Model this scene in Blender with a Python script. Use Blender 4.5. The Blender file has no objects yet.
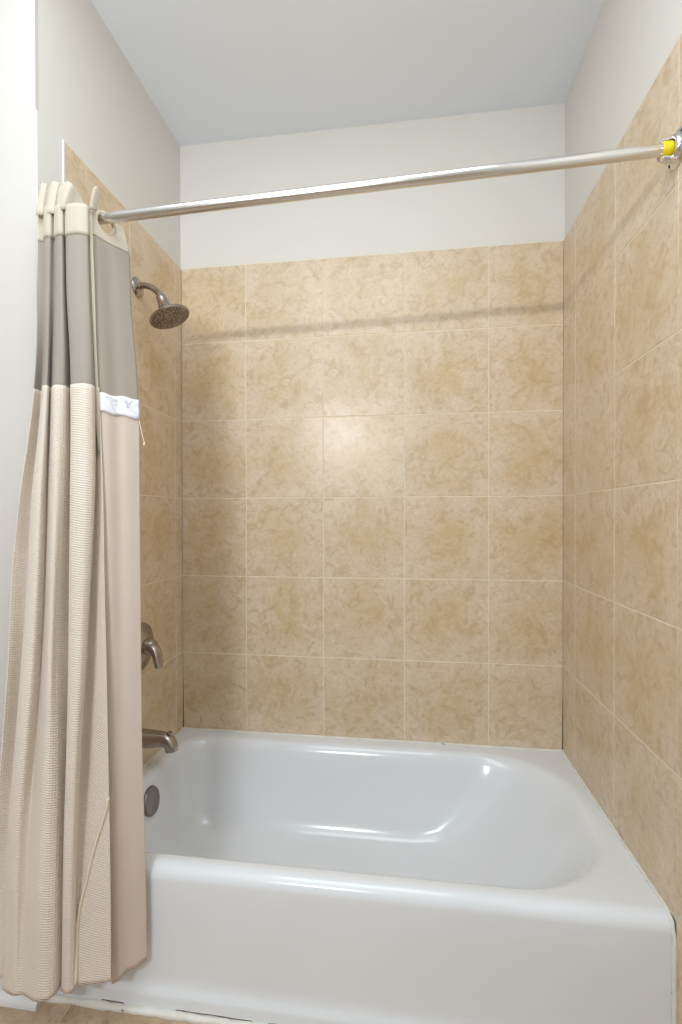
import bpy, bmesh, math, random
from mathutils import Vector, Matrix, noise

random.seed(7)
C = bpy.context.scene.collection
PI = math.pi

# ------------------------------------------------------------------ sizes (metres)
T = 0.324                       # tile pitch
W = 1.5237                      # alcove width, left wall face to right wall face
TILE_TOP = 2.2928
CEIL = 2.810
RIM = 0.3585                    # tub rim height
TUB_Y = -0.777                  # apron face
ROWS0 = 2.302                   # tile rows: joints at ROWS0 - k*T
FACE_Y = -0.796                 # wall face that ends at the alcove's left side

# ------------------------------------------------------------------ helpers
def srgb(r, g, b):
    f = lambda c: (c/255/12.92) if c/255 <= 0.04045 else ((c/255+0.055)/1.055)**2.4
    return (f(r), f(g), f(b), 1.0)

def tag(o, label=None, cat=None, group=None, kind=None):
    if label: o['label'] = label
    if cat: o['category'] = cat
    if group: o['group'] = group
    if kind: o['kind'] = kind
    return o

def obj(name, bm, mat, parent=None, smooth=None):
    me = bpy.data.meshes.new(name)
    bm.normal_update()
    bm.to_mesh(me); bm.free()
    o = bpy.data.objects.new(name, me); C.objects.link(o)
    if mat: me.materials.append(mat)
    if parent:
        o.parent = parent
        o.matrix_parent_inverse = parent.matrix_basis.inverted()
    if smooth is not None:
        for p in me.polygons: p.use_smooth = True
        if smooth < 180:
            me.set_sharp_from_angle(angle=math.radians(smooth))
    return o

def empty(name, loc):
    o = bpy.data.objects.new(name, None); C.objects.link(o)
    o.location = loc; o.empty_display_size = 0.05
    bpy.context.view_layer.update()
    return o

def box(bm, x0, x1, y0, y1, z0, z1):
    v = [bm.verts.new((x, y, z)) for x in (x0, x1) for y in (y0, y1) for z in (z0, z1)]
    for f in ((0,1,3,2),(4,6,7,5),(0,4,5,1),(2,3,7,6),(0,2,6,4),(1,5,7,3)):
        bm.faces.new([v[i] for i in f])
    return v

def bevelled_box(x0, x1, y0, y1, z0, z1, r, seg=3):
    bm = bmesh.new(); box(bm, x0, x1, y0, y1, z0, z1)
    bmesh.ops.bevel(bm, geom=list(bm.edges), offset=r, segments=seg, affect='EDGES', profile=0.6)
    return bm

def frame_from(d):
    d = d.normalized()
    a = Vector((0,0,1)) if abs(d.z) < 0.9 else Vector((1,0,0))
    u = d.cross(a).normalized(); w = u.cross(d).normalized()
    return u, w, d

def lathe(bm, origin, axis, prof, n=40, sx=1.0, sy=1.0, up=None):
    """prof: (radius, distance along axis)"""
    u, w, d = frame_from(Vector(axis))
    if up is not None:
        w = (Vector(up) - d*Vector(up).dot(d)).normalized(); u = w.cross(d)
    o = Vector(origin); rings = []
    for r, h in prof:
        if r < 1e-6:
            rings.append([bm.verts.new(o + d*h)])
        else:
            rings.append([bm.verts.new(o + d*h + u*(r*sx*math.cos(2*PI*k/n)) + w*(r*sy*math.sin(2*PI*k/n))) for k in range(n)])
    for a, b in zip(rings, rings[1:]):
        for k in range(n):
            k2 = (k+1) % n
            if len(a) == 1 and len(b) == 1: continue
            if len(a) == 1: bm.faces.new((a[0], b[k], b[k2]))
            elif len(b) == 1: bm.faces.new((a[k], a[k2], b[0]))
            else: bm.faces.new((a[k], a[k2], b[k2], b[k]))
    return bm

def crom(P, t):
    """Catmull-Rom through list of Vectors, t in 0..len-1"""
    n = len(P); i = min(int(t), n-2); f = t - i
    p1, p2 = P[i], P[i+1]
    p0 = P[i-1] if i > 0 else p1*2 - p2
    p3 = P[i+2] if i+2 < n else p2*2 - p1
    return 0.5*((2*p1) + (p2-p0)*f + (2*p0-5*p1+4*p2-p3)*f*f + (3*p1-p0-3*p2+p3)*f**3)

def sweep(bm, pts, radii, n=20, sub=6, flat=None, caps=True):
    """tube through pts with elliptical sections; flat = list of (a, b) factors"""
    P = [Vector(p) for p in pts]; m = (len(P)-1)*sub
    cs = [crom(P, i/sub) for i in range(m+1)]
    def lerp(L, t):
        i = min(int(t), len(L)-2); f = t-i
        return L[i]*(1-f) + L[i+1]*f
    u = None; rings = []
    for i, c in enumerate(cs):
        d = (cs[min(i+1, m)] - cs[max(i-1, 0)]).normalized()
        if u is None: u, w, _ = frame_from(d)
        else:
            u = (u - d*u.dot(d)).normalized(); w = u.cross(d)
        r = lerp(radii, i/sub)
        a, b = (1, 1)
        if flat: a = lerp([q[0] for q in flat], i/sub); b = lerp([q[1] for q in flat], i/sub)
        rings.append([bm.verts.new(c + u*(r*a*math.cos(2*PI*k/n)) + w*(r*b*math.sin(2*PI*k/n))) for k in range(n)])
    for A, B in zip(rings, rings[1:]):
        for k in range(n): bm.faces.new((A[k], A[(k+1)%n], B[(k+1)%n], B[k]))
    if caps:
        bm.faces.new(rings[0][::-1]); bm.faces.new(rings[-1])
    return bm

def torus(bm, c, axis, R, r, n=40, m=12):
    u, w, d = frame_from(Vector(axis)); c = Vector(c); rings = []
    for k in range(n):
        a = 2*PI*k/n; e = u*math.cos(a) + w*math.sin(a)
        rings.append([bm.verts.new(c + e*(R + r*math.cos(2*PI*j/m)) + d*(r*math.sin(2*PI*j/m))) for j in range(m)])
    for k in range(n):
        A, B = rings[k], rings[(k+1)%n]
        for j in range(m): bm.faces.new((A[j], B[j], B[(j+1)%m], A[(j+1)%m]))
    return bm

# ------------------------------------------------------------------ materials
def new_mat(name):
    m = bpy.data.materials.new(name); m.use_nodes = True
    nt = m.node_tree
    return m, nt, nt.nodes['Principled BSDF']

def N(nt, kind, **kw):
    n = nt.nodes.new(kind)
    for k, v in kw.items():
        if k in n.inputs: n.inputs[k].default_value = v
        else: setattr(n, k, v)
    return n

def mix_col(nt, fac, a, b, blend='MIX'):
    n = nt.nodes.new('ShaderNodeMix'); n.data_type = 'RGBA'; n.blend_type = blend
    for sock, val in ((n.inputs[0], fac), (n.inputs[6], a), (n.inputs[7], b)):
        if hasattr(val, 'links') or hasattr(val, 'is_linked'): nt.links.new(val, sock)
        else: sock.default_value = val
    return n.outputs[2]

def ramp(nt, src, stops):
    n = nt.nodes.new('ShaderNodeValToRGB'); e = n.color_ramp.elements
    while len(e) < len(stops): e.new(0.5)
    for k, (p, c) in enumerate(stops):
        e[k].position = p; e[k].color = c if len(c) == 4 else (*c, 1)
    nt.links.new(src, n.inputs[0]); return n.outputs[0]

def plain(name, col, rough=0.5, metal=0.0, bump=0.0, scale=40, coat=0.0):
    m, nt, b = new_mat(name)
    b.inputs['Base Color'].default_value = col
    b.inputs['Roughness'].default_value = rough
    b.inputs['Metallic'].default_value = metal
    b.inputs['Coat Weight'].default_value = coat
    tc = N(nt, 'ShaderNodeTexCoord')
    nz = N(nt, 'ShaderNodeTexNoise', Scale=scale, Detail=4.0)
    nt.links.new(tc.outputs['Object'], nz.inputs['Vector'])
    c = mix_col(nt, nz.outputs['Fac'], tuple(x*0.95 for x in col[:3])+(1,), tuple(min(1, x*1.05) for x in col[:3])+(1,))
    nt.links.new(c, b.inputs['Base Color'])
    if bump:
        bp = N(nt, 'ShaderNodeBump', Strength=bump, Distance=0.002)
        nt.links.new(nz.outputs['Fac'], bp.inputs['Height']); nt.links.new(bp.outputs[0], b.inputs['Normal'])
    return m

def paint(name, col, bump=0.25, rough=0.55):
    m, nt, b = new_mat(name)
    tc = N(nt, 'ShaderNodeTexCoord')
    n1 = N(nt, 'ShaderNodeTexNoise', Scale=2.2, Detail=3.0)
    n2 = N(nt, 'ShaderNodeTexNoise', Scale=160.0, Detail=2.0)
    for n in (n1, n2): nt.links.new(tc.outputs['Object'], n.inputs['Vector'])
    c = mix_col(nt, n1.outputs['Fac'], tuple(x*0.965 for x in col[:3])+(1,), tuple(min(1, x*1.03) for x in col[:3])+(1,))
    nt.links.new(c, b.inputs['Base Color'])
    b.inputs['Roughness'].default_value = rough
    b.inputs['Specular IOR Level'].default_value = 0.3
    bp = N(nt, 'ShaderNodeBump', Strength=bump, Distance=0.0015)
    nt.links.new(n2.outputs['Fac'], bp.inputs['Height']); nt.links.new(bp.outputs[0], b.inputs['Normal'])
    return m

def tile_mat(name, light, mid, dark, rough=0.22):
    """glazed ceramic with a clouded, brushed print; one random shift per tile (UV map 'shift')"""
    m, nt, b = new_mat(name)
    uv = N(nt, 'ShaderNodeUVMap', uv_map='local'); sh = N(nt, 'ShaderNodeUVMap', uv_map='shift')
    sc = N(nt, 'ShaderNodeVectorMath', operation='SCALE'); sc.inputs['Scale'].default_value = 37.0
    nt.links.new(sh.outputs[0], sc.inputs[0])
    add = N(nt, 'ShaderNodeVectorMath', operation='ADD')
    nt.links.new(uv.outputs[0], add.inputs[0]); nt.links.new(sc.outputs[0], add.inputs[1])
    cloud = N(nt, 'ShaderNodeTexNoise', Scale=2.6, Detail=3.0, Roughness=0.55, Distortion=0.9)
    marks = N(nt, 'ShaderNodeTexNoise', Scale=6.5, Detail=5.0, Roughness=0.6, Distortion=1.3)
    fine = N(nt, 'ShaderNodeTexNoise', Scale=26.0, Detail=3.0, Roughness=0.6, Distortion=0.8)
    for n in (cloud, marks, fine): nt.links.new(add.outputs[0], n.inputs['Vector'])
    # printed ochre middle, paler border
    cen = N(nt, 'ShaderNodeVectorMath', operation='DISTANCE'); cen.inputs[1].default_value = (0.5, 0.5, 0)
    nt.links.new(uv.outputs[0], cen.inputs[0])
    sub = N(nt, 'ShaderNodeMath', operation='MULTIPLY_ADD'); sub.inputs[1].default_value = 0.75
    nt.links.new(cloud.outputs['Fac'], sub.inputs[0]); 
    inv = N(nt, 'ShaderNodeMath', operation='MULTIPLY_ADD'); inv.inputs[1].default_value = -0.42; inv.inputs[2].default_value = 0.22
    nt.links.new(cen.outputs['Value'], inv.inputs[0]); nt.links.new(inv.outputs[0], sub.inputs[2])
    f1 = ramp(nt, sub.outputs[0], [(0.30, (0,0,0)), (0.62, (1,1,1))])
    base = mix_col(nt, f1, light, mid)
    f2 = ramp(nt, marks.outputs['Fac'], [(0.51, (0,0,0)), (0.65, (0.50,0.50,0.50))])
    base = mix_col(nt, f2, base, dark)
    f3 = ramp(nt, marks.outputs['Fac'], [(0.30, (0.6,0.6,0.6)), (0.46, (0,0,0))])
    base = mix_col(nt, f3, base, light)
    f4 = ramp(nt, fine.outputs['Fac'], [(0.40, (0,0,0)), (0.75, (0.40,0.40,0.40))])
    base = mix_col(nt, f4, base, dark)
    nt.links.new(base, b.inputs['Base Color'])
    b.inputs['Roughness'].default_value = rough
    bp = N(nt, 'ShaderNodeBump', Strength=0.12, Distance=0.003)
    nt.links.new(cloud.outputs['Fac'], bp.inputs['Height']); nt.links.new(bp.outputs[0], b.inputs['Normal'])
    return m

def fabric(name, col, rib=0.0056, strength=0.5, waffle=True, trans=0.0, rough=0.85):
    m, nt, b = new_mat(name)
    uv = N(nt, 'ShaderNodeUVMap', uv_map='cloth')
    sep = N(nt, 'ShaderNodeSeparateXYZ'); nt.links.new(uv.outputs[0], sep.inputs[0])
    def wave(a, period, skew=None):
        k = N(nt, 'ShaderNodeMath', operation='MULTIPLY'); k.inputs[1].default_value = 2*PI/period
        nt.links.new(a, k.inputs[0])
        s = N(nt, 'ShaderNodeMath', operation='SINE')
        nt.links.new(k.outputs[0], s.inputs[0]); return s.outputs[0]
    sk = N(nt, 'ShaderNodeMath', operation='MULTIPLY_ADD'); sk.inputs[1].default_value = 0.30
    nt.links.new(sep.outputs[0], sk.inputs[0]); nt.links.new(sep.outputs[1], sk.inputs[2])
    h = wave(sk.outputs[0] if waffle else sep.outputs[1], rib)
    if waffle:
        w = wave(sep.outputs[0], rib*1.25)
        mul = N(nt, 'ShaderNodeMath', operation='MULTIPLY_ADD'); mul.inputs[1].default_value = 0.40
        nt.links.new(w, mul.inputs[0]); nt.links.new(h, mul.inputs[2]); h = mul.outputs[0]
    tc = N(nt, 'ShaderNodeTexCoord')
    nz = N(nt, 'ShaderNodeTexNoise', Scale=7.0, Detail=4.0); nt.links.new(tc.outputs['Object'], nz.inputs['Vector'])
    c = mix_col(nt, nz.outputs['Fac'], tuple(x*0.93 for x in col[:3])+(1,), tuple(min(1, x*1.05) for x in col[:3])+(1,))
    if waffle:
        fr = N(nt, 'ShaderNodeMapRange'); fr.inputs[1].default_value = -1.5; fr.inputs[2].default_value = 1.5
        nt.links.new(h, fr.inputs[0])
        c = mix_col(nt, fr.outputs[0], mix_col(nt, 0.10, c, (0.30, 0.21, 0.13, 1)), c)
    nt.links.new(c, b.inputs['Base Color'])
    b.inputs['Roughness'].default_value = rough
    b.inputs['Specular IOR Level'].default_value = 0.2
    b.inputs['Sheen Weight'].default_value = 0.15
    bp = N(nt, 'ShaderNodeBump', Strength=strength, Distance=0.0012)
    nt.links.new(h, bp.inputs['Height']); nt.links.new(bp.outputs[0], b.inputs['Normal'])
    if trans:
        tr = N(nt, 'ShaderNodeBsdfTranslucent'); nt.links.new(c, tr.inputs['Color'])
        mx = N(nt, 'ShaderNodeMixShader'); mx.inputs[0].default_value = trans
        nt.links.new(b.outputs[0], mx.inputs[1]); nt.links.new(tr.outputs[0], mx.inputs[2])
        nt.links.new(mx.outputs[0], nt.nodes['Material Output'].inputs['Surface'])
    return m

def brushed(name, col, rough):
    m, nt, b = new_mat(name)
    b.inputs['Base Color'].default_value = col; b.inputs['Metallic'].default_value = 1.0
    tc = N(nt, 'ShaderNodeTexCoord')
    nz = N(nt, 'ShaderNodeTexNoise', Scale=90.0, Detail=3.0); nt.links.new(tc.outputs['Object'], nz.inputs['Vector'])
    mr = N(nt, 'ShaderNodeMapRange'); mr.inputs[3].default_value = rough*0.8; mr.inputs[4].default_value = rough*1.25
    nt.links.new(nz.outputs['Fac'], mr.inputs[0]); nt.links.new(mr.outputs[0], b.inputs['Roughness'])
    return m

def nozzle_mat():
    m, nt, b = new_mat('nozzle_face')
    tc = N(nt, 'ShaderNodeTexCoord')
    v = N(nt, 'ShaderNodeTexVoronoi', Scale=150.0); nt.links.new(tc.outputs['Object'], v.inputs['Vector'])
    c = ramp(nt, v.outputs['Distance'], [(0.15, srgb(212,200,190)), (0.5, srgb(122,106,94))])
    nt.links.new(c, b.inputs['Base Color']); b.inputs['Roughness'].default_value = 0.45; b.inputs['Metallic'].default_value = 0.35
    bp = N(nt, 'ShaderNodeBump', Strength=0.8, Distance=0.002, invert=True)
    nt.links.new(v.outputs['Distance'], bp.inputs['Height']); nt.links.new(bp.outputs[0], b.inputs['Normal'])
    return m

def strip_mat():
    m, nt, b = new_mat('printed_white_strip')
    tc = N(nt, 'ShaderNodeTexCoord')
    nz = N(nt, 'ShaderNodeTexNoise', Scale=55.0, Detail=3.0, Distortion=1.2); nt.links.new(tc.outputs['Object'], nz.inputs['Vector'])
    c = ramp(nt, nz.outputs['Fac'], [(0.40, srgb(246,245,250)), (0.62, srgb(228,229,238)), (0.72, srgb(186,188,200))])
    nt.links.new(c, b.inputs['Base Color']); b.inputs['Roughness'].default_value = 0.5
    bp = N(nt, 'ShaderNodeBump', Strength=0.4, Distance=0.003)
    nt.links.new(nz.outputs['Fac'], bp.inputs['Height']); nt.links.new(bp.outputs[0], b.inputs['Normal'])
    return m

def caulk_mat():
    m, nt, b = new_mat('aged_caulk')
    tc = N(nt, 'ShaderNodeTexCoord')
    n1 = N(nt, 'ShaderNodeTexNoise', Scale=22.0, Detail=5.0, Roughness=0.7)
    nt.links.new(tc.outputs['Object'], n1.inputs['Vector'])
    c = ramp(nt, n1.outputs['Fac'], [(0.30, srgb(120,112,100)), (0.36, srgb(226,220,210)), (0.7, srgb(238,234,226))])
    nt.links.new(c, b.inputs['Base Color']); b.inputs['Roughness'].default_value = 0.45
    bp = N(nt, 'ShaderNodeBump', Strength=0.5, Distance=0.003)
    nt.links.new(n1.outputs['Fac'], bp.inputs['Height']); nt.links.new(bp.outputs[0], b.inputs['Normal'])
    return m

M = dict(
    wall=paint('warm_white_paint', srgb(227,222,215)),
    entry=paint('entry_paint_dimmed_for_light', srgb(211,205,199)),  # wall paint darkened in colour to offset strong light on this face
    patch=paint('bright_white_patch_paint', srgb(226,224,217)),
    ceil=paint('cool_white_ceiling_paint', srgb(238,242,249)),
    tile=tile_mat('tan_ceramic_tile', srgb(227,207,183), srgb(213,188,149), srgb(190,159,118), rough=0.30),
    grout=plain('cream_grout', srgb(238,222,194), 0.8, bump=0.3, scale=120),
    floor=tile_mat('brown_stone_floor_tile', srgb(206,182,156), srgb(184,156,126), srgb(146,116,88), rough=0.38),
    enamel=plain('white_enamel', srgb(232,234,237), 0.16, scale=3, coat=0.3),
    trim=plain('white_gloss_trim', srgb(232,230,228), 0.35, bump=0.1, scale=25),
    caulk=caulk_mat(),
    mould=plain('dark_mould_joint', srgb(108,90,66), 0.8, scale=60),
    chrome=brushed('chrome', srgb(226,224,222), 0.16),
    rod=brushed('satin_chrome', srgb(224,221,216), 0.22),
    nickel=brushed('brushed_nickel', srgb(172,164,157), 0.24),
    dull=brushed('dull_nickel', srgb(138,128,120), 0.30),
    ring=plain('beige_plastic', srgb(200,186,164), 0.22),
    seam=plain('pale_binding_cloth', srgb(236,224,204), 0.8, bump=0.3, scale=200),
    dark=plain('dark_gap', srgb(58,50,44), 0.6),
    nozzle=nozzle_mat(),
    yellow=plain('yellow_plastic', srgb(238,214,20), 0.35),
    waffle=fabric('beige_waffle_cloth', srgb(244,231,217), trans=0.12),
    hem=fabric('beige_hem_cloth', srgb(211,199,181), rib=0.004, strength=0.15, waffle=False, trans=0.1),
    window=fabric('taupe_sheer_cloth', srgb(180,169,158), rib=0.003, strength=0.12, waffle=False, trans=0.2),
    liner=fabric('pinkish_beige_liner_cloth', srgb(222,206,194), rib=0.003, strength=0.1, waffle=False, trans=0.15),
    strip=strip_mat(),
    thread=plain('cream_thread', srgb(232,216,188), 0.8),
)
# ------------------------------------------------------------------ cloth fold columns: (x, y) per height
ZL = [2.12, 2.04, 1.94, 1.8, 1.64, 1.48, 1.3, 1.1, 0.9, 0.7, 0.5, 0.3, 0.1]
FOLDS = [[(0.0316, -0.834), (0.0436, -0.828), (0.0567, -0.842), (0.0726, -0.846), (0.0733, -0.831), (0.0874, -0.844), (0.1063, -0.848), (0.0955, -0.819), (0.1144, -0.843), (0.1447, -0.848), (0.1652, -0.838), (0.1557, -0.819), (0.1618, -0.822), (0.1659, -0.824)], [(0.0325, -0.8358), (0.0445, -0.8298), (0.0576, -0.8438), (0.0735, -0.8478), (0.0742, -0.8328), (0.0883, -0.8458), (0.1071, -0.8498), (0.0964, -0.8208), (0.1153, -0.8448), (0.1455, -0.8498), (0.166, -0.8398), (0.1564, -0.8208), (0.1626, -0.8238), (0.1667, -0.8258)], [(0.0335, -0.8388), (0.0457, -0.8328), (0.0586, -0.8468), (0.0746, -0.8508), (0.0753, -0.8358), (0.0901, -0.8488), (0.1093, -0.8528), (0.0994, -0.8238), (0.1177, -0.8478), (0.1481, -0.8528), (0.1686, -0.8428), (0.1597, -0.8238), (0.1661, -0.8268), (0.1701, -0.8288)], [(0.0341, -0.843), (0.0468, -0.837), (0.059, -0.851), (0.0751, -0.855), (0.0764, -0.84), (0.0932, -0.853), (0.1133, -0.857), (0.1048, -0.828), (0.1224, -0.852), (0.1537, -0.857), (0.1741, -0.847), (0.1661, -0.828), (0.1734, -0.831), (0.1774, -0.833)], [(0.0333, -0.8471), (0.0408, -0.8301), (0.0655, -0.8587), (0.0796, -0.8643), (0.0714, -0.843), (0.0983, -0.8631), (0.1187, -0.8595), (0.1115, -0.8252), (0.1355, -0.8598), (0.1675, -0.8674), (0.1846, -0.854), (0.1751, -0.827), (0.181, -0.8307), (0.1878, -0.8341)], [(0.018, -0.8511), (0.018, -0.8181), (0.0607, -0.8681), (0.0805, -0.8761), (0.0665, -0.8454), (0.1054, -0.8759), (0.1191, -0.8612), (0.1103, -0.8194), (0.1447, -0.8693), (0.1789, -0.8806), (0.1936, -0.8623), (0.1757, -0.8237), (0.1843, -0.8283), (0.1955, -0.8339)], [(-0.0051, -0.8592), (0.0027, -0.8226), (0.0467, -0.8775), (0.075, -0.8861), (0.066, -0.8531), (0.1094, -0.8861), (0.1189, -0.869), (0.1133, -0.825), (0.1484, -0.8787), (0.1825, -0.891), (0.1987, -0.8714), (0.1759, -0.8299), (0.1901, -0.8348), (0.2059, -0.8409)], [(-0.0197, -0.8684), (-0.0024, -0.8309), (0.0425, -0.8871), (0.0724, -0.8959), (0.0665, -0.8621), (0.1102, -0.8959), (0.1156, -0.8784), (0.1161, -0.8334), (0.1518, -0.8884), (0.1837, -0.9009), (0.1953, -0.8809), (0.1704, -0.8384), (0.1926, -0.8434), (0.2141, -0.8496)], [(-0.0232, -0.8774), (-0.0133, -0.839), (0.0329, -0.8966), (0.0661, -0.9055), (0.0623, -0.871), (0.11, -0.9055), (0.1147, -0.8876), (0.1192, -0.8416), (0.1553, -0.8979), (0.1851, -0.9106), (0.1898, -0.8902), (0.1644, -0.8467), (0.1954, -0.8518), (0.2235, -0.8582)], [(-0.0327, -0.8862), (-0.0231, -0.8502), (0.0224, -0.9057), (0.0543, -0.9149), (0.0545, -0.8824), (0.1076, -0.9154), (0.1225, -0.8976), (0.1189, -0.8518), (0.1549, -0.9056), (0.1812, -0.918), (0.181, -0.8984), (0.1594, -0.8568), (0.194, -0.8608), (0.2316, -0.8657)], [(-0.0443, -0.895), (-0.0248, -0.871), (0.0108, -0.9147), (0.0407, -0.9241), (0.0532, -0.9018), (0.106, -0.9264), (0.1267, -0.9106), (0.1247, -0.8688), (0.1493, -0.9086), (0.1719, -0.9189), (0.1748, -0.9038), (0.1606, -0.8727), (0.1983, -0.8721), (0.238, -0.8707)], [(-0.0535, -0.9035), (-0.022, -0.8915), (0.0066, -0.9233), (0.042, -0.9331), (0.0548, -0.9209), (0.1035, -0.9372), (0.1302, -0.9233), (0.1319, -0.8854), (0.1463, -0.9113), (0.165, -0.9194), (0.1711, -0.9089), (0.1652, -0.8884), (0.2022, -0.883), (0.2424, -0.8753)], [(-0.0604, -0.912), (-0.0126, -0.912), (0.0111, -0.932), (0.0458, -0.942), (0.0669, -0.94), (0.1064, -0.948), (0.1339, -0.936), (0.1337, -0.902), (0.1443, -0.914), (0.1603, -0.92), (0.1696, -0.914), (0.1723, -0.904), (0.2057, -0.894), (0.2445, -0.88)]]
PANEL = [[(0.1609, -0.815), (0.1631, -0.7956), (0.1654, -0.7696), (0.1698, -0.7454), (0.1751, -0.715)], [(0.1614, -0.8165), (0.1646, -0.7978), (0.1684, -0.7721), (0.1754, -0.7488), (0.1847, -0.719)], [(0.1655, -0.819), (0.1723, -0.8015), (0.1805, -0.7762), (0.1925, -0.7544), (0.2079, -0.7257)], [(0.1729, -0.8225), (0.1817, -0.8066), (0.1903, -0.782), (0.2032, -0.7623), (0.2178, -0.735)], [(0.1806, -0.8265), (0.1924, -0.8125), (0.2038, -0.7887), (0.2201, -0.7714), (0.2378, -0.7457)], [(0.1911, -0.8303), (0.204, -0.8182), (0.2155, -0.7951), (0.2328, -0.7803), (0.2507, -0.7562)], [(0.1982, -0.8332), (0.2113, -0.823), (0.2224, -0.8014), (0.2399, -0.7889), (0.2574, -0.767)], [(0.2025, -0.8364), (0.2165, -0.828), (0.2284, -0.8085), (0.2469, -0.7983), (0.2653, -0.779)], [(0.2063, -0.8394), (0.2209, -0.8323), (0.2334, -0.8141), (0.2525, -0.8056), (0.2714, -0.788)], [(0.2092, -0.8422), (0.2242, -0.8359), (0.237, -0.8183), (0.2566, -0.8107), (0.2777, -0.797)], [(0.2153, -0.845), (0.2309, -0.8394), (0.2443, -0.8225), (0.2646, -0.8158), (0.2846, -0.8)], [(0.2196, -0.8475), (0.2352, -0.8415), (0.2485, -0.8238), (0.2688, -0.8166), (0.2887, -0.8)], [(0.2275, -0.85), (0.2416, -0.8436), (0.2531, -0.8251), (0.2716, -0.8174), (0.2896, -0.8)]]
# ------------------------------------------------------------------ room shell
def struct(name, bm, mat, parent=None, smooth=None):
    o = obj(name, bm, mat, parent, smooth)
    if parent is None: o['kind'] = 'structure'
    return o

PAINT = 0.006                                   # painted plaster stands this far behind the tile face
X_FAR, Y_REAR = -1.10, -4.20
def slab(name, x0, x1, y0, y1, z0, z1, mat):
    bm = bmesh.new(); box(bm, x0, x1, y0, y1, z0, z1); return struct(name, bm, mat)

wall_back = slab('wall_back', -0.12, W+0.12, PAINT, 0.12, 0, CEIL, M['wall'])
wall_left = slab('wall_left', -0.12, -PAINT, FACE_Y+0.012, PAINT, 0, CEIL, M['wall'])
wall_right = slab('wall_right', W+PAINT, W+0.12, Y_REAR, PAINT, 0, CEIL, M['wall'])
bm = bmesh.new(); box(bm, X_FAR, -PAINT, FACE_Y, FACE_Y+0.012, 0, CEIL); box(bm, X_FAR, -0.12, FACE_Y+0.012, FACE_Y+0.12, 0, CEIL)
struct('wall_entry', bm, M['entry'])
slab('wall_far_left', X_FAR-0.1, X_FAR, Y_REAR, FACE_Y+0.12, 0, CEIL, M['wall'])
slab('wall_rear', X_FAR-0.1, W+0.12, Y_REAR-0.1, Y_REAR, 0, CEIL, M['wall'])
slab('ceiling', X_FAR-0.1, W+0.12, Y_REAR-0.1, 0.12, CEIL, CEIL+0.1, M['ceil'])

def tile_panel(name, O, U, V, Nn, ucuts, vcuts, mat, parent, holes=None, kind=None, gap=0.0030, cham=0.0012, depth=0.0020):
    """tiles as chamfered slabs; ucuts / vcuts = joint positions incl. both ends; local UV runs over a whole tile"""
    bm = bmesh.new(); l1 = bm.loops.layers.uv.new('local'); l2 = bm.loops.layers.uv.new('shift')
    O, U, V, Nn = map(Vector, (O, U, V, Nn))
    for (u0, u1, ua) in ucuts:
        for (v0, v1, va) in vcuts:
            if holes and holes(0.5*(u0+u1), 0.5*(v0+v1)): continue
            rs = (random.random(), random.random())
            def P(u, v, d): return bm.verts.new(O + U*u + V*v + Nn*d)
            g0 = 0 if (u0, u1, ua) == ucuts[0] else gap/2; g1 = 0 if (u0, u1, ua) == ucuts[-1] else gap/2
            a0, a1, b0, b1 = u0+g0, u1-g1, v0+gap/2, v1-gap/2
            t = [random.uniform(-.0002, .0002) for _ in range(2)]
            top = [P(a0+cham, b0+cham, t[0]), P(a1-cham, b0+cham, t[1]), P(a1-cham, b1-cham, -t[0]), P(a0+cham, b1-cham, -t[1])]
            mid = [P(a0, b0, -cham*0.8), P(a1, b0, -cham*0.8), P(a1, b1, -cham*0.8), P(a0, b1, -cham*0.8)]
            bot = [P(a0, b0, -depth*2), P(a1, b0, -depth*2), P(a1, b1, -depth*2), P(a0, b1, -depth*2)]
            fs = [bm.faces.new(top)]
            for A, B in ((mid, top), (bot, mid)):
                for k in range(4): fs.append(bm.faces.new((A[k], A[(k+1)%4], B[(k+1)%4], B[k])))
            for f in fs:
                for lp in f.loops:
                    r = lp.vert.co - O
                    lp[l1].uv = ((r.dot(U)-ua)/T, (r.dot(V)-va)/T); lp[l2].uv = rs
    bmesh.ops.recalc_face_normals(bm, faces=bm.faces)
    return obj(name, bm, mat, parent)

def grout(name, corners, Nn, depth, thick, parent):
    bm = bmesh.new(); Nn = Vector(Nn)
    a = [bm.verts.new(Vector(c) - Nn*depth) for c in corners]; b = [bm.verts.new(Vector(c) - Nn*thick) for c in corners]
    bm.faces.new(a); bm.faces.new(b[::-1])
    for k in range(len(a)): bm.faces.new((a[k], b[k], b[(k+1)%len(a)], a[(k+1)%len(a)]))
    bmesh.ops.recalc_face_normals(bm, faces=bm.faces)
    return obj(name, bm, M['grout'], parent)

def cuts(joints, lo, hi):
    out = []
    js = [j for j in joints if lo < j < hi]
    e = [lo] + js + [hi]
    for a, b in zip(e, e[1:]):
        anchor = a if (a in joints or a != lo) else b - T
        out.append((a, b, anchor))
    return out

zj = [ROWS0 - k*T for k in range(8)][::-1]
z_in = cuts(zj, RIM+0.004, TILE_TOP)
z_full = cuts(zj, 0.002, TILE_TOP)
xb = [0.279 + k*T for k in range(4)]
GD = 0.0009
tile_panel('tile_panel', (0,0,0), (1,0,0), (0,0,1), (0,-1,0), cuts(xb, 0.0, W), z_in, M['tile'], wall_back)
grout('grout_bed', [(0,0,RIM),(W,0,RIM),(W,0,TILE_TOP),(0,0,TILE_TOP)], (0,-1,0), GD, PAINT, wall_back)
yr = [-0.132 - k*T for k in range(4)][::-1]
R_END = -0.942
tile_panel('tile_panel', (W,0,0), (0,1,0), (0,0,1), (-1,0,0), cuts(yr, -0.780, 0.0), z_in, M['tile'], wall_right)
tile_panel('tile_panel', (W,0,0), (0,1,0), (0,0,1), (-1,0,0), cuts(yr, R_END, -0.780), z_full, M['tile'], wall_right)
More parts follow.
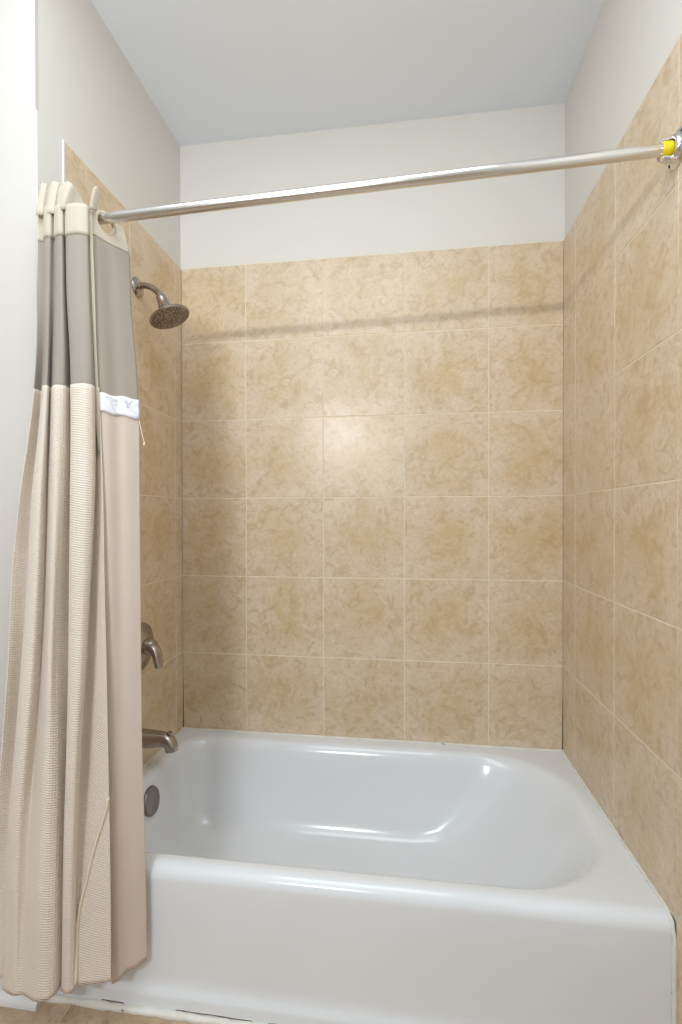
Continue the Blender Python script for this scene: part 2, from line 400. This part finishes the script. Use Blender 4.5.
grout('grout_bed', [(W,0,RIM),(W,-0.78,RIM),(W,-0.78,0.001),(W,R_END,0.001),(W,R_END,TILE_TOP),(W,0,TILE_TOP)], (-1,0,0), GD, PAINT, wall_right)
yl = [-0.0606 - k*T for k in range(3)][::-1]
L_END = -0.7003
tile_panel('tile_panel', (0,0,0), (0,1,0), (0,0,1), (1,0,0), cuts(yl, L_END+0.004, 0.0), z_in, M['tile'], wall_left)
grout('grout_bed', [(0,0,RIM),(0,L_END+0.004,RIM),(0,L_END+0.004,TILE_TOP),(0,0,TILE_TOP)], (1,0,0), GD, PAINT, wall_left)
bm = bevelled_box(-PAINT, 0.0006, L_END-0.003, L_END+0.004, 0.0, TILE_TOP, 0.0015)
obj('tile_edge_strip', bm, M['patch'], wall_left)
bm = bevelled_box(-PAINT, -0.0025, FACE_Y+0.0004, L_END-0.003, 0.0, TILE_TOP+0.004, 0.001)
obj('painted_patch', bm, M['patch'], wall_left)

# darkened joints low in the two back corners
for nm, x, s in (('trim_1', 0.0, 1), ('trim_2', W, -1)):
    bm = bmesh.new()
    pts = [(x + s*0.0012, -0.0012, RIM+0.004 + k*0.03) for k in range(8)]
    sweep(bm, pts, [0.0028, 0.0023, 0.0018, 0.0015, 0.0012, 0.0009, 0.0006, 0.0003], n=8, sub=2)
    struct(nm, bm, M['mould'], None, 60)

# floor: stone-look tiles on a slab
bm = bmesh.new(); box(bm, X_FAR-0.1, W+0.12, Y_REAR-0.1, 0.12, -0.1, -0.0022)
floor = struct('floor', bm, M['grout'])
fx = [(-1.10 + 0.40*k - 0.02, -1.10 + 0.40*(k+1) - 0.02, -1.10 + 0.40*k) for k in range(7)]
fx[-1] = (fx[-1][0], W-0.002, fx[-1][2])
fy = [(Y_REAR + 0.33*k, min(Y_REAR + 0.33*(k+1), FACE_Y+0.01), Y_REAR + 0.33*k) for k in range(11)]
tile_panel('floor_tile', (0,0,0), (1,0,0), (0,1,0), (0,0,1), fx, fy, M['floor'], floor, gap=0.003)

# baseboard with a quarter-round shoe on the wall face beside the tub
bm = bmesh.new()
prof = [(0,0.0),(-0.033,0.0),(-0.0325,0.008),(-0.029,0.015),(-0.022,0.019),(-0.015,0.020),(-0.015,0.072),(-0.012,0.080),(-0.005,0.084),(0,0.084)]
A = [bm.verts.new((X_FAR, FACE_Y+y, z)) for y, z in prof]; B = [bm.verts.new((0.004, FACE_Y+y, z)) for y, z in prof]
for k in range(len(prof)):
    k2 = (k+1) % len(prof); bm.faces.new((A[k], A[k2], B[k2], B[k]))
bm.faces.new(A[::-1]); bm.faces.new(B)
bmesh.ops.recalc_face_normals(bm, faces=bm.faces)
struct('baseboard_left', bm, M['trim'], None, 35)

# ------------------------------------------------------------------ bathtub
tub = empty('bathtub', (W/2, TUB_Y/2, 0))
tag(tub, 'white enamelled alcove bathtub with a rounded basin and plain apron', 'bathtub')
X0, X1, Y0, Y1 = 0.004, W-0.007, TUB_Y+0.034, -0.003      # flat rim rectangle, front edge where the roll begins
def rrect(x0, x1, y0, y1, rfl, rfr, rbr, rbl, per=14, ns=22):
    """rounded rectangle, fixed vertex count: corners front-left, front-right, back-right, back-left"""
    P = []
    cs = [(x0+rfl, y0+rfl, rfl, PI), (x1-rfr, y0+rfr, rfr, 1.5*PI), (x1-rbr, y1-rbr, rbr, 0), (x0+rbl, y1-rbl, rbl, 0.5*PI)]
    for i, (cx, cy, r, a0) in enumerate(cs):
        for k in range(per+1):
            a = a0 + 0.5*PI*k/per
            P.append((cx + r*math.cos(a), cy + r*math.sin(a)))
        nx = cs[(i+1) % 4]; e = (nx[0] + nx[2]*math.cos(nx[3]), nx[1] + nx[2]*math.sin(nx[3])); s = P[-1]
        for k in range(1, ns):
            P.append((s[0] + (e[0]-s[0])*k/ns, s[1] + (e[1]-s[1])*k/ns))
    return P
LX0, LX1, LY0, LY1 = 0.036, 1.496, -0.731, -0.048
loops = [  # left, right, front, back insets and depth below the rim
    (0, 0, 0, 0, 0), (0.006, 0.01, 0.005, 0.008, -0.0015), (0.012, 0.022, 0.01, 0.016, -0.006), (0.018, 0.036, 0.015, 0.025, -0.016), (0.022, 0.055, 0.02, 0.034, -0.035), (0.027, 0.09, 0.027, 0.045, -0.08), (0.036, 0.135, 0.04, 0.062, -0.14), (0.047, 0.19, 0.054, 0.082, -0.2), (0.06, 0.245, 0.068, 0.1, -0.245), (0.074, 0.29, 0.08, 0.112, -0.27), (0.094, 0.335, 0.098, 0.13, -0.288), (0.128, 0.385, 0.128, 0.16, -0.299), (0.18, 0.44, 0.18, 0.21, -0.3035)]
bm = bmesh.new()
rings = []
outer = rrect(X0, X1, Y0, Y1, .0006, .0006, .0006, .0006)
rings.append([bm.verts.new((x, y, RIM)) for x, y in outer])
for (dl, dr, df, db, dz) in loops:
    x0, x1, y0, y1 = LX0+dl, LX1-dr, LY0+df, LY1-db
    k = min(1, 0.985*(y1-y0)/0.555)
    pts = rrect(x0, x1, y0, y1, .13*k, .285*k, .27*k, .11*k)
    rings.append([bm.verts.new((x, y, RIM+dz)) for x, y in pts])
n = len(outer)
for A, B in zip(rings, rings[1:]):
    for k in range(n): bm.faces.new((A[k], A[(k+1)%n], B[(k+1)%n], B[k]))
bm.faces.new(rings[-1])
# front roll and apron: follow the front edge of the outer rectangle
per, ns = 14, 22
front = rings[0][per:per+ns+1]
prof = []
for k in range(1, 11):
    a = 0.5*PI*k/10
    prof.append((Y0 - 0.034*math.sin(a), RIM - 0.034*(1-math.cos(a))))
prof += [(TUB_Y+.0005, 0.26), (TUB_Y+.0015, 0.16), (TUB_Y+.001, 0.085), (TUB_Y-.000, 0.064), (TUB_Y-.004, 0.052), (TUB_Y-.010, 0.044), (TUB_Y-.0125, 0.036), (TUB_Y-.0130, 0.004)]
prev = front
for (y, z) in prof:
    cur = [bm.verts.new((v.co.x, y, z)) for v in front]
    for k in range(len(front)-1): bm.faces.new((prev[k+1], prev[k], cur[k], cur[k+1]))
    prev = cur
# closed ends, back and base so that the tub has a body
bmesh.ops.recalc_face_normals(bm, faces=bm.faces)
shell = obj('shell', bm, M['enamel'], tub, 180)
bm = bmesh.new()
oc, ax = Vector((0.0665, -0.381, 0.278)), Vector((1, 0, 0.17)).normalized()
lathe(bm, oc, ax, [(0.0, -0.004), (0.047, -0.004), (0.047, 0.004), (0.0445, 0.0075), (0.036, 0.0100), (0.0, 0.0115)], 48)
plate = obj('overflow_plate', bm, M['dull'], tub, 35)
bm = bmesh.new(); lathe(bm, oc + ax*0.0098 + Vector((0, 0.004, -0.021)), ax, [(0.0, 0.004), (0.004, 0.003), (0.006, 0.0), (0.006, -0.004)], 20)
obj('screw', bm, M['dark'], plate, 35)

# caulk beads
def bead(name, pts, r, wob=0.0008, mat='caulk'):
    bm = bmesh.new(); P = []
    for a, b in zip(pts, pts[1:]):
        a, b = Vector(a), Vector(b); m = max(2, int((b-a).length/0.02))
        for k in range(m): P.append(a.lerp(b, k/m))
    P.append(Vector(pts[-1]))
    R = [r*(0.8 + 0.45*noise.noise(p*38.0) + 0.15) for p in P]
    P = [p + Vector((noise.noise(p*25), noise.noise(p*25+Vector((7,0,0))), noise.noise(p*25+Vector((0,9,0)))))*wob for p in P]
    sweep(bm, P, R, n=10, sub=1)
    return struct(name, bm, M[mat], None, 60)
bead('trim_3', [(0.004, -0.002, RIM+0.001), (W-0.004, -0.002, RIM+0.001)], 0.0044)
bead('trim_4', [(W-0.003, -0.004, RIM+0.001), (W-0.003, -0.742, RIM+0.001), (W-0.003, -0.768, RIM-0.010), (W-0.003, -0.779, RIM-0.036), (W-0.003, -0.781, 0.03), (W-0.003, -0.790, 0.004)], 0.0056, 0.001)
bead('trim_5', [(0.002, -0.004, RIM+0.001), (0.002, -0.742, RIM+0.001)], 0.0048)
bead('trim_6', [(0.008, TUB_Y-0.0175, 0.003), (W-0.004, TUB_Y-0.0175, 0.003)], 0.0095, 0.0015)
for i, (a, b) in enumerate(((0.36, 0.56), (0.60, 0.76), (0.16, 0.22))):
    bead('trim_%d' % (7+i), [(a, TUB_Y-0.0128, 0.0125), (b, TUB_Y-0.0128, 0.0120)], 0.0012, 0.0012, 'mould')

# ------------------------------------------------------------------ curtain rod
RY = -0.780
def rodz(x): return 2.0138 + (2.0500 - 2.0138)*(x-0.18)/(1.50-0.18)
rod = empty('shower_curtain_rod', (W/2, RY, rodz(W/2)))
tag(rod, 'satin metal shower curtain rod spanning the tub alcove between the tiled side walls', 'curtain rod')
bm = bmesh.new()
rx = [0.004 - PAINT, 0.4, 0.8, 1.2, W-0.030]
sweep(bm, [(x, RY, rodz(x)) for x in rx], [0.0128]*5, n=32, sub=2)
obj('tube', bm, M['rod'], rod, 40)
dirx = Vector((1, 0, (rodz(1.5)-rodz(0.5)))).normalized()
bm = bmesh.new(); c0 = Vector((W-0.036, RY, rodz(W-0.036)))
lathe(bm, c0, dirx, [(0.0, 0.0), (0.0142, 0.0), (0.0152, 0.002), (0.0152, 0.020), (0.0, 0.020)], 32)
obj('collar', bm, M['yellow'], rod, 35)
def flange(x, s, k=1.0, prongs=()):
    """wall cup: round plate, raised ring and prongs round the rod end"""
    bm = bmesh.new(); o = Vector((x, RY, rodz(x))); a = Vector((s, 0, 0))
    lathe(bm, o, a, [(r*k, h) for r, h in [(0.0, 0.0), (0.039, 0.0), (0.039, 0.003), (0.036, 0.006), (0.028, 0.0085), (0.0265, 0.014), (0.0235, 0.0165), (0.0185, 0.0165), (0.0175, 0.007), (0.0, 0.006)]], 48)
    for ang in prongs:
        ang = math.radians(ang); d = Vector((0, math.cos(ang), math.sin(ang)))
        pts = [o + a*0.006 + d*0.0255, o + a*0.020 + d*0.0235, o + a*0.030 + d*0.0205, o + a*0.036 + d*0.0215]
        sweep(bm, pts, [0.0075, 0.0068, 0.0055, 0.0042], n=12, sub=4)
    f = obj('flange', bm, M['chrome'], rod, 40)
    for ang in prongs:
        ang = math.radians(ang + 55); d = Vector((0, math.cos(ang), math.sin(ang)))
        bm = bmesh.new(); lathe(bm, o + d*0.032 + a*0.0068, a, [(0.0, 0.002), (0.0028, 0.0015), (0.0042, 0.0), (0.0042, -0.002)], 16)
        obj('screw', bm, M['dark'], f, 35)
flange(W, -1, 1.0, (84, 262, 340))
flange(-PAINT, 1, 0.40)

# ------------------------------------------------------------------ shower head
sh = empty('showerhead', (0, -0.338, 2.057))
tag(sh, 'brushed nickel showerhead on a bent arm, on the tiled left wall above the tub', 'showerhead')
bm = bmesh.new()
lathe(bm, (0, -0.338, 2.057), (1,0,0), [(0.0, 0.0), (0.034, 0.0), (0.034, 0.003), (0.030, 0.008), (0.020, 0.0125), (0.0125, 0.015), (0.0125, 0.019), (0.0, 0.019)], 48)
obj('flange', bm, M['nickel'], sh, 35)
fc = Vector((0.130, -0.352, 1.937)); fn = Vector((0.40, 0.03, -0.92)).normalized()
bm = bmesh.new()
e = fc - fn*0.082
sweep(bm, [(0.004,-0.338,2.060), (0.030,-0.340,2.061), (0.056,-0.344,2.051), (0.078,-0.348,2.035), e - fn*0.004, e + fn*0.012], [0.0105]*4 + [0.0115, 0.0125], n=24, sub=8)
obj('arm', bm, M['nickel'], sh, 50)
bm = bmesh.new()
lathe(bm, fc, fn, [(0.0, -0.084), (0.0145, -0.084), (0.0175, -0.080), (0.0180, -0.070), (0.0195, -0.056), (0.0245, -0.042), (0.031, -0.031), (0.040, -0.022), (0.053, -0.0145), (0.064, -0.0100), (0.0695, -0.0065), (0.0705, -0.003), (0.0690, 0.0), (0.0640, 0.0008), (0.063, -0.001), (0.0, -0.001)], 64)
obj('bell', bm, M['nickel'], sh, 40)
bm = bmesh.new()
lathe(bm, fc, fn, [(0.0635, -0.0015), (0.0625, 0.0006), (0.050, 0.0022), (0.025, 0.0034), (0.0, 0.0038)], 64)
obj('nozzle_face', bm, M['nozzle'], sh, 60)

# ------------------------------------------------------------------ mixing valve
va = empty('shower_valve', (0, -0.332, 0.793))
tag(va, 'brushed nickel shower valve with round wall plate and curved lever, beside the curtain', 'faucet valve')
bm = bmesh.new()
lathe(bm, (0, -0.332, 0.793), (1,0,0), [(0.0, 0.0), (0.084, 0.0), (0.0845, 0.003), (0.082, 0.0075), (0.072, 0.012), (0.058, 0.016), (0.052, 0.0225), (0.042, 0.0275), (0.030, 0.0300), (0.0, 0.0300)], 64)
obj('wall_plate', bm, M['nickel'], va, 35)
bm = bmesh.new()
lathe(bm, (0.020, -0.332, 0.793), (1,0,0), [(0.030, 0.0), (0.029, 0.016), (0.026, 0.030), (0.021, 0.038), (0.0, 0.041)], 40)
obj('hub', bm, M['nickel'], va, 40)
bm = bmesh.new()
sweep(bm, [(0.040,-0.336,0.796), (0.056,-0.342,0.795), (0.070,-0.348,0.780), (0.078,-0.351,0.755), (0.081,-0.352,0.730), (0.081,-0.352,0.724)], [0.019, 0.0185, 0.0175, 0.0155, 0.0125, 0.006], n=24, sub=6, flat=[(1.15,.8)]*6)
obj('lever', bm, M['nickel'], va, 60)

# ------------------------------------------------------------------ tub spout
sp = empty('tub_spout', (0, -0.335, 0.466))
tag(sp, 'brushed nickel tub spout with a small diverter knob, above the tub rim', 'spout')
bm = bmesh.new()
sweep(bm, [(0.0005,-0.335,0.469), (0.028,-0.335,0.469), (0.062,-0.336,0.471), (0.090,-0.337,0.471), (0.109,-0.338,0.464), (0.119,-0.338,0.449), (0.121,-0.338,0.434)], [0.033, 0.0315, 0.0285, 0.0255, 0.0240, 0.0225, 0.0215], n=32, sub=6, flat=[(1.0,1.0)]*7)
obj('spout_body', bm, M['nickel'], sp, 55)
bm = bmesh.new()
lathe(bm, (0.112, -0.3375, 0.480), (0.12,0,1), [(0.0045, 0.0), (0.0045, 0.010), (0.0085, 0.012), (0.0095, 0.015), (0.0085, 0.019), (0.0, 0.0205)], 28)
obj('diverter_knob', bm, M['nickel'], sp, 40)

# ------------------------------------------------------------------ shower curtain
def col_at(tab, i, z):
    """(X, Y) of fold column i at height z: smooth interpolation down the drop"""
    P = [Vector((r[i][0], r[i][1], 0)) for r in tab]
    if z >= ZL[0]: return P[0]
    if z <= ZL[-1]: return P[-1]
    for k in range(len(ZL)-1):
        if ZL[k] >= z >= ZL[k+1]:
            return crom(P, k + (ZL[k]-z)/(ZL[k]-ZL[k+1]))

def sheet_pt(tab, s, z):
    cols = [col_at(tab, i, z) for i in range(len(tab[0]))]
    p = crom(cols, s); return Vector((p.x, p.y, z))

def sheet(tab, s0, s1, z0, z1, ns, nz, off=0.0, keep=None, warp=None):
    bm = bmesh.new(); uvl = bm.loops.layers.uv.new('cloth'); G = []; arc = []
    for j in range(nz+1):
        row = []; ar = [0.0]
        zt = z1 + (z0-z1)*j/nz
        cols = None
        for i in range(ns+1):
            s = s0 + (s1-s0)*i/ns
            z = zt
            if warp: z = zt + warp(s, j/nz)
            p = sheet_pt(tab, s, z)
            if off:
                d = sheet_pt(tab, min(s+.05, s1), z) - sheet_pt(tab, max(s-.05, s0), z)
                nn = Vector((d.y, -d.x, 0)).normalized(); p = p + nn*off
            if row: ar.append(ar[-1] + (p - prev).length)
            prev = p.copy(); row.append(bm.verts.new(p))
        G.append(row); arc.append(ar)
    mid = arc[-1]
    for j in range(nz):
        for i in range(ns):
            q = (G[j][i], G[j+1][i], G[j+1][i+1], G[j][i+1])
            if keep and not keep(sum((v.co for v in q), Vector())/4): continue
            f = bm.faces.new(q); f.smooth = True
            for lp, (jj, ii) in zip(f.loops, ((j,i),(j+1,i),(j+1,i+1),(j,i+1))):
                lp[uvl].uv = (mid[ii], lp.vert.co.z)
    return bm

def thicken(o, t, off=0.0):
    m = o.modifiers.new('cloth', 'SOLIDIFY'); m.thickness = t; m.offset = off; return o

cur = empty('shower_curtain', (0.10, -0.84, 2.0))
tag(cur, 'beige waffle shower curtain drawn to the left end of the rod', 'shower curtain')
SF, SP = len(FOLDS[0])-1, len(PANEL[0])-1
H0, H1, WB, FB = 1.934, 2.009, 1.568, 0.156
o = obj('header_band', sheet(FOLDS, 0, SF-1, H0, H1, 150, 8, 0.0010), M['hem'], cur, 180); thicken(o, 0.0026)
o = obj('window_panel', sheet(FOLDS, 0, SF-1, WB-0.004, H0+0.004, 150, 40), M['window'], cur, 180); thicken(o, 0.0012)
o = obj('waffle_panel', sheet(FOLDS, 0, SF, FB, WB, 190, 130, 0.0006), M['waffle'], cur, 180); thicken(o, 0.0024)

def ribbon(path, w, n=1):
    """flat strip along path; w = width vectors"""
    bm = bmesh.new(); uvl = bm.loops.layers.uv.new('cloth')
    a = [bm.verts.new(Vector(p) - Vector(k)*0.5) for p, k in zip(path, w)]
    b = [bm.verts.new(Vector(p)) for p in path]
    c = [bm.verts.new(Vector(p) + Vector(k)*0.5) for p, k in zip(path, w)]
    for A, B, u in ((a, b, 0), (b, c, 1)):
        for i in range(len(path)-1):
            f = bm.faces.new((A[i], A[i+1], B[i+1], B[i])); f.smooth = True
            for lp in f.loops: lp[uvl].uv = (lp.vert.co.x, lp.vert.co.z)
    return bm

# header flaps that fold over the rod
def flap(columns, bow=0.002):
    """columns: (top point, bottom point); a softly bowed leaf of cloth"""
    bm = bmesh.new(); uvl = bm.loops.layers.uv.new('cloth')
    tops = [Vector(a) for a, b in columns]; bots = [Vector(b) for a, b in columns]
    ns, nz = 6*(len(columns)-1), 8; G = []
    for j in range(nz+1):
        t = j/nz; row = []
        for i in range(ns+1):
            s = i*(len(columns)-1)/ns
            p = crom(tops, s).lerp(crom(bots, s), t) + Vector((0, -bow*math.sin(PI*t), 0))
            row.append(bm.verts.new(p))
        G.append(row)
    for j in range(nz):
        for i in range(ns):
            f = bm.faces.new((G[j][i], G[j+1][i], G[j+1][i+1], G[j][i+1])); f.smooth = True
            for lp in f.loops: lp[uvl].uv = (lp.vert.co.x, lp.vert.co.z)
    return bm
flaps = [
    [((.0385,-.832,2.079), (.0365,-.846,1.991)), ((.0440,-.835,2.079), (.0420,-.851,1.990)), ((.0545,-.831,2.078), (.0540,-.846,1.991))],
    [((.0640,-.832,2.079), (.0580,-.846,1.991)), ((.0760,-.835,2.080), (.0720,-.852,1.990)), ((.0880,-.832,2.077), (.0860,-.848,1.991))],
    [((.0920,-.838,2.062), (.0930,-.848,2.010)), ((.1140,-.842,2.070), (.1030,-.852,2.004)), ((.1300,-.844,2.062), (.1130,-.854,1.995)), ((.1330,-.824,2.052), (.1260,-.832,2.010)), ((.1380,-.806,2.036), (.1400,-.806,2.020))],
    [((.1735,-.824,2.062), (.1690,-.834,2.004)), ((.1770,-.816,2.070), (.1720,-.824,2.006)), ((.1765,-.800,2.062), (.1700,-.808,2.012))],
]
for cs in flaps:
    o = obj('header_flap', flap(cs), M['hem'], cur, 180); thicken(o, 0.0012)

# free end turned inside out: header with ring, sheer, snap strip, liner
RC = Vector((0.1800, -0.7775, 2.001))
rd = (sheet_pt(PANEL, 3.2, 1.98) - sheet_pt(PANEL, 0.8, 1.98)); rax = Vector((rd.y, -rd.x, 0)).normalized()
best = min((sheet_pt(PANEL, k*SP/200, 2.0) for k in range(201)), key=lambda p: abs(p.y - RC.y))
RC = Vector((best.x, best.y, RC.z))
o = obj('inner_header', sheet(PANEL, 0, SP, 1.953, 2.030, 44, 30, 0.0008, keep=lambda c: (c-RC).length > 0.0245 and c.z < 2.012 + 0.012*(c.y+0.815)/0.1), M['hem'], cur, 180); thicken(o, 0.0022)
bm = torus(bmesh.new(), RC + rax*0.0012, rax, 0.0262, 0.0048, 48, 14)
obj('grommet_ring', bm, M['ring'], cur, 180)
o = obj('inner_sheer', sheet(PANEL, 0, SP, 1.540, 1.956, 30, 40), M['window'], cur, 180); thicken(o, 0.0012)
ln = obj('liner', sheet(PANEL, 0, SP, 0.118, 1.536, 36, 90, 0.0004, warp=lambda s, t: 0.022*s/4*t), M['liner'], cur, 180); thicken(ln, 0.0014)
ln['label'] = 'smooth pinkish beige inner liner'
o = obj('snap_strip', sheet(PANEL, 0.02, SP, 1.510, 1.556, 30, 6, 0.0032, warp=lambda s, t: -0.006*s/4*t + 0.002*math.sin(s*3)), M['strip'], cur, 180); thicken(o, 0.0018)
o['label'] = 'white snap strip'
e = sheet_pt(PANEL, SP, 1.50)
bm = sweep(bmesh.new(), [e + Vector((0, 0, 0.012)), e + Vector((0.002, 0, -0.006)), e + Vector((0.007, 0.001, -0.030)), e + Vector((0.013, 0.002, -0.056))], [0.0011]*4, n=8, sub=4)
th = obj('thread', bm, M['thread'], cur, 60)
bm = lathe(bmesh.new(), e + Vector((0.0132, 0.002, -0.060)), (0.2,0,1), [(0.0, -0.005), (0.0026, -0.003), (0.0028, 0.001), (0.0012, 0.005)], 12)
obj('thread_knot', bm, M['thread'], th, 60)

# bound edge where the curtain turns, and the bound seam near the foot
zs = [2.004 - 0.60*k/24 for k in range(25)]
path = [sheet_pt(PANEL, 0, z) + Vector((-0.0005, -0.007, 0)) for z in zs]
o = obj('edge_hem', ribbon(path, [Vector((0.0125 - 0.003*k/24 - 0.009*max(0, (k-18)/6)**2, 0.003, 0)) for k in range(25)]), M['hem'], cur, 180); thicken(o, 0.003)
path = [sheet_pt(PANEL, 0, z) + Vector((0.0015, -0.0095, 0)) for z in zs]
o = obj('piping', sweep(bmesh.new(), path, [0.0014]*18 + [0.0013, 0.0012, 0.0010, 0.0008, 0.0006, 0.0004, 0.0002], n=8, sub=1), M['hem'], o, 180)
key = [(0.585, 13.0), (0.555, 12.85), (0.46, 12.05), (0.38, 11.6), (0.32, 11.2), (0.27, 10.9), (0.22, 10.65), (0.165, 10.4)]
P = [Vector((z, s, 0)) for z, s in key]
path = []
for k in range(43):
    q = crom(P, 7*k/42)
    p = sheet_pt(FOLDS, min(q.y, SF), q.x)
    d = sheet_pt(FOLDS, min(q.y+.05, SF), q.x) - sheet_pt(FOLDS, q.y-.05, q.x)
    path.append(p + Vector((d.y, -d.x, 0)).normalized()*0.0042)
o = obj('bound_seam', sweep(bmesh.new(), path, [0.0048]*43, n=10, sub=1, flat=[(1.0, 0.6)]*43), M['seam'], cur, 180)

# ------------------------------------------------------------------ light
def area(name, loc, size, sy, power, rot, col=(1,1,1)):
    L = bpy.data.lights.new(name, 'AREA'); L.shape = 'RECTANGLE'; L.size = size; L.size_y = sy; L.energy = power; L.color = col
    o = bpy.data.objects.new(name, L); C.objects.link(o); o.location = loc; o.rotation_euler = rot; return o
COOL = (0.845, 0.945, 1.0)
area('vanity_light', (0.33, -3.0, 2.04), 0.42, 0.05, 27, (PI/2, 0, 0), (0.885, 0.955, 1.0))
area('ceiling_fill', (0.6, -1.45, CEIL-0.02), 1.2, 1.0, 14.5, (0, 0, 0), COOL)  # unseen soft panel, added to raise the ambient light
area('upward_fill', (0.3, -2.9, 1.9), 0.4, 0.4, 9, (PI, 0, 0), COOL)  # added fill at the rear, aimed up so the ceiling bounces it
area('ceiling_bounce_fill', (0.6, -1.9, 1.7), 0.4, 0.4, 4, (PI, 0, 0), COOL)  # added fill near the camera, brightens the ceiling from below
wd = bpy.data.worlds.new('world'); bpy.context.scene.world = wd; wd.use_nodes = True
wd.node_tree.nodes['Background'].inputs[0].default_value = (0.9, 0.92, 1, 1)
wd.node_tree.nodes['Background'].inputs[1].default_value = 0.3

# ------------------------------------------------------------------ camera
cam = bpy.data.objects.new('camera', bpy.data.cameras.new('camera')); C.objects.link(cam)
yaw, pit, rol = (math.radians(a) for a in (-7.7471, -0.4441, -0.1189))
F = Vector((math.sin(yaw)*math.cos(pit), math.cos(yaw)*math.cos(pit), math.sin(pit)))
Rv = Vector((math.cos(yaw), -math.sin(yaw), 0)); Uv = Rv.cross(F)
R2 = Rv*math.cos(rol) + Uv*math.sin(rol); U2 = Uv*math.cos(rol) - Rv*math.sin(rol)
mat = Matrix((R2, U2, -F)).transposed().to_4x4(); mat.translation = Vector((0.9364, -1.9254, 1.2497))
cam.matrix_world = mat
cam.data.sensor_fit = 'HORIZONTAL'; cam.data.sensor_width = 36.0; cam.data.lens = 482.611/682*36
cam.data.shift_y = (520.913-512)/682; cam.data.clip_start = 0.02
bpy.context.scene.camera = cam

vs = bpy.context.scene.view_settings
vs.view_transform = 'Standard'; vs.look = 'None'; vs.gamma = 1.0; vs.use_curve_mapping = False; vs.exposure = 0.0
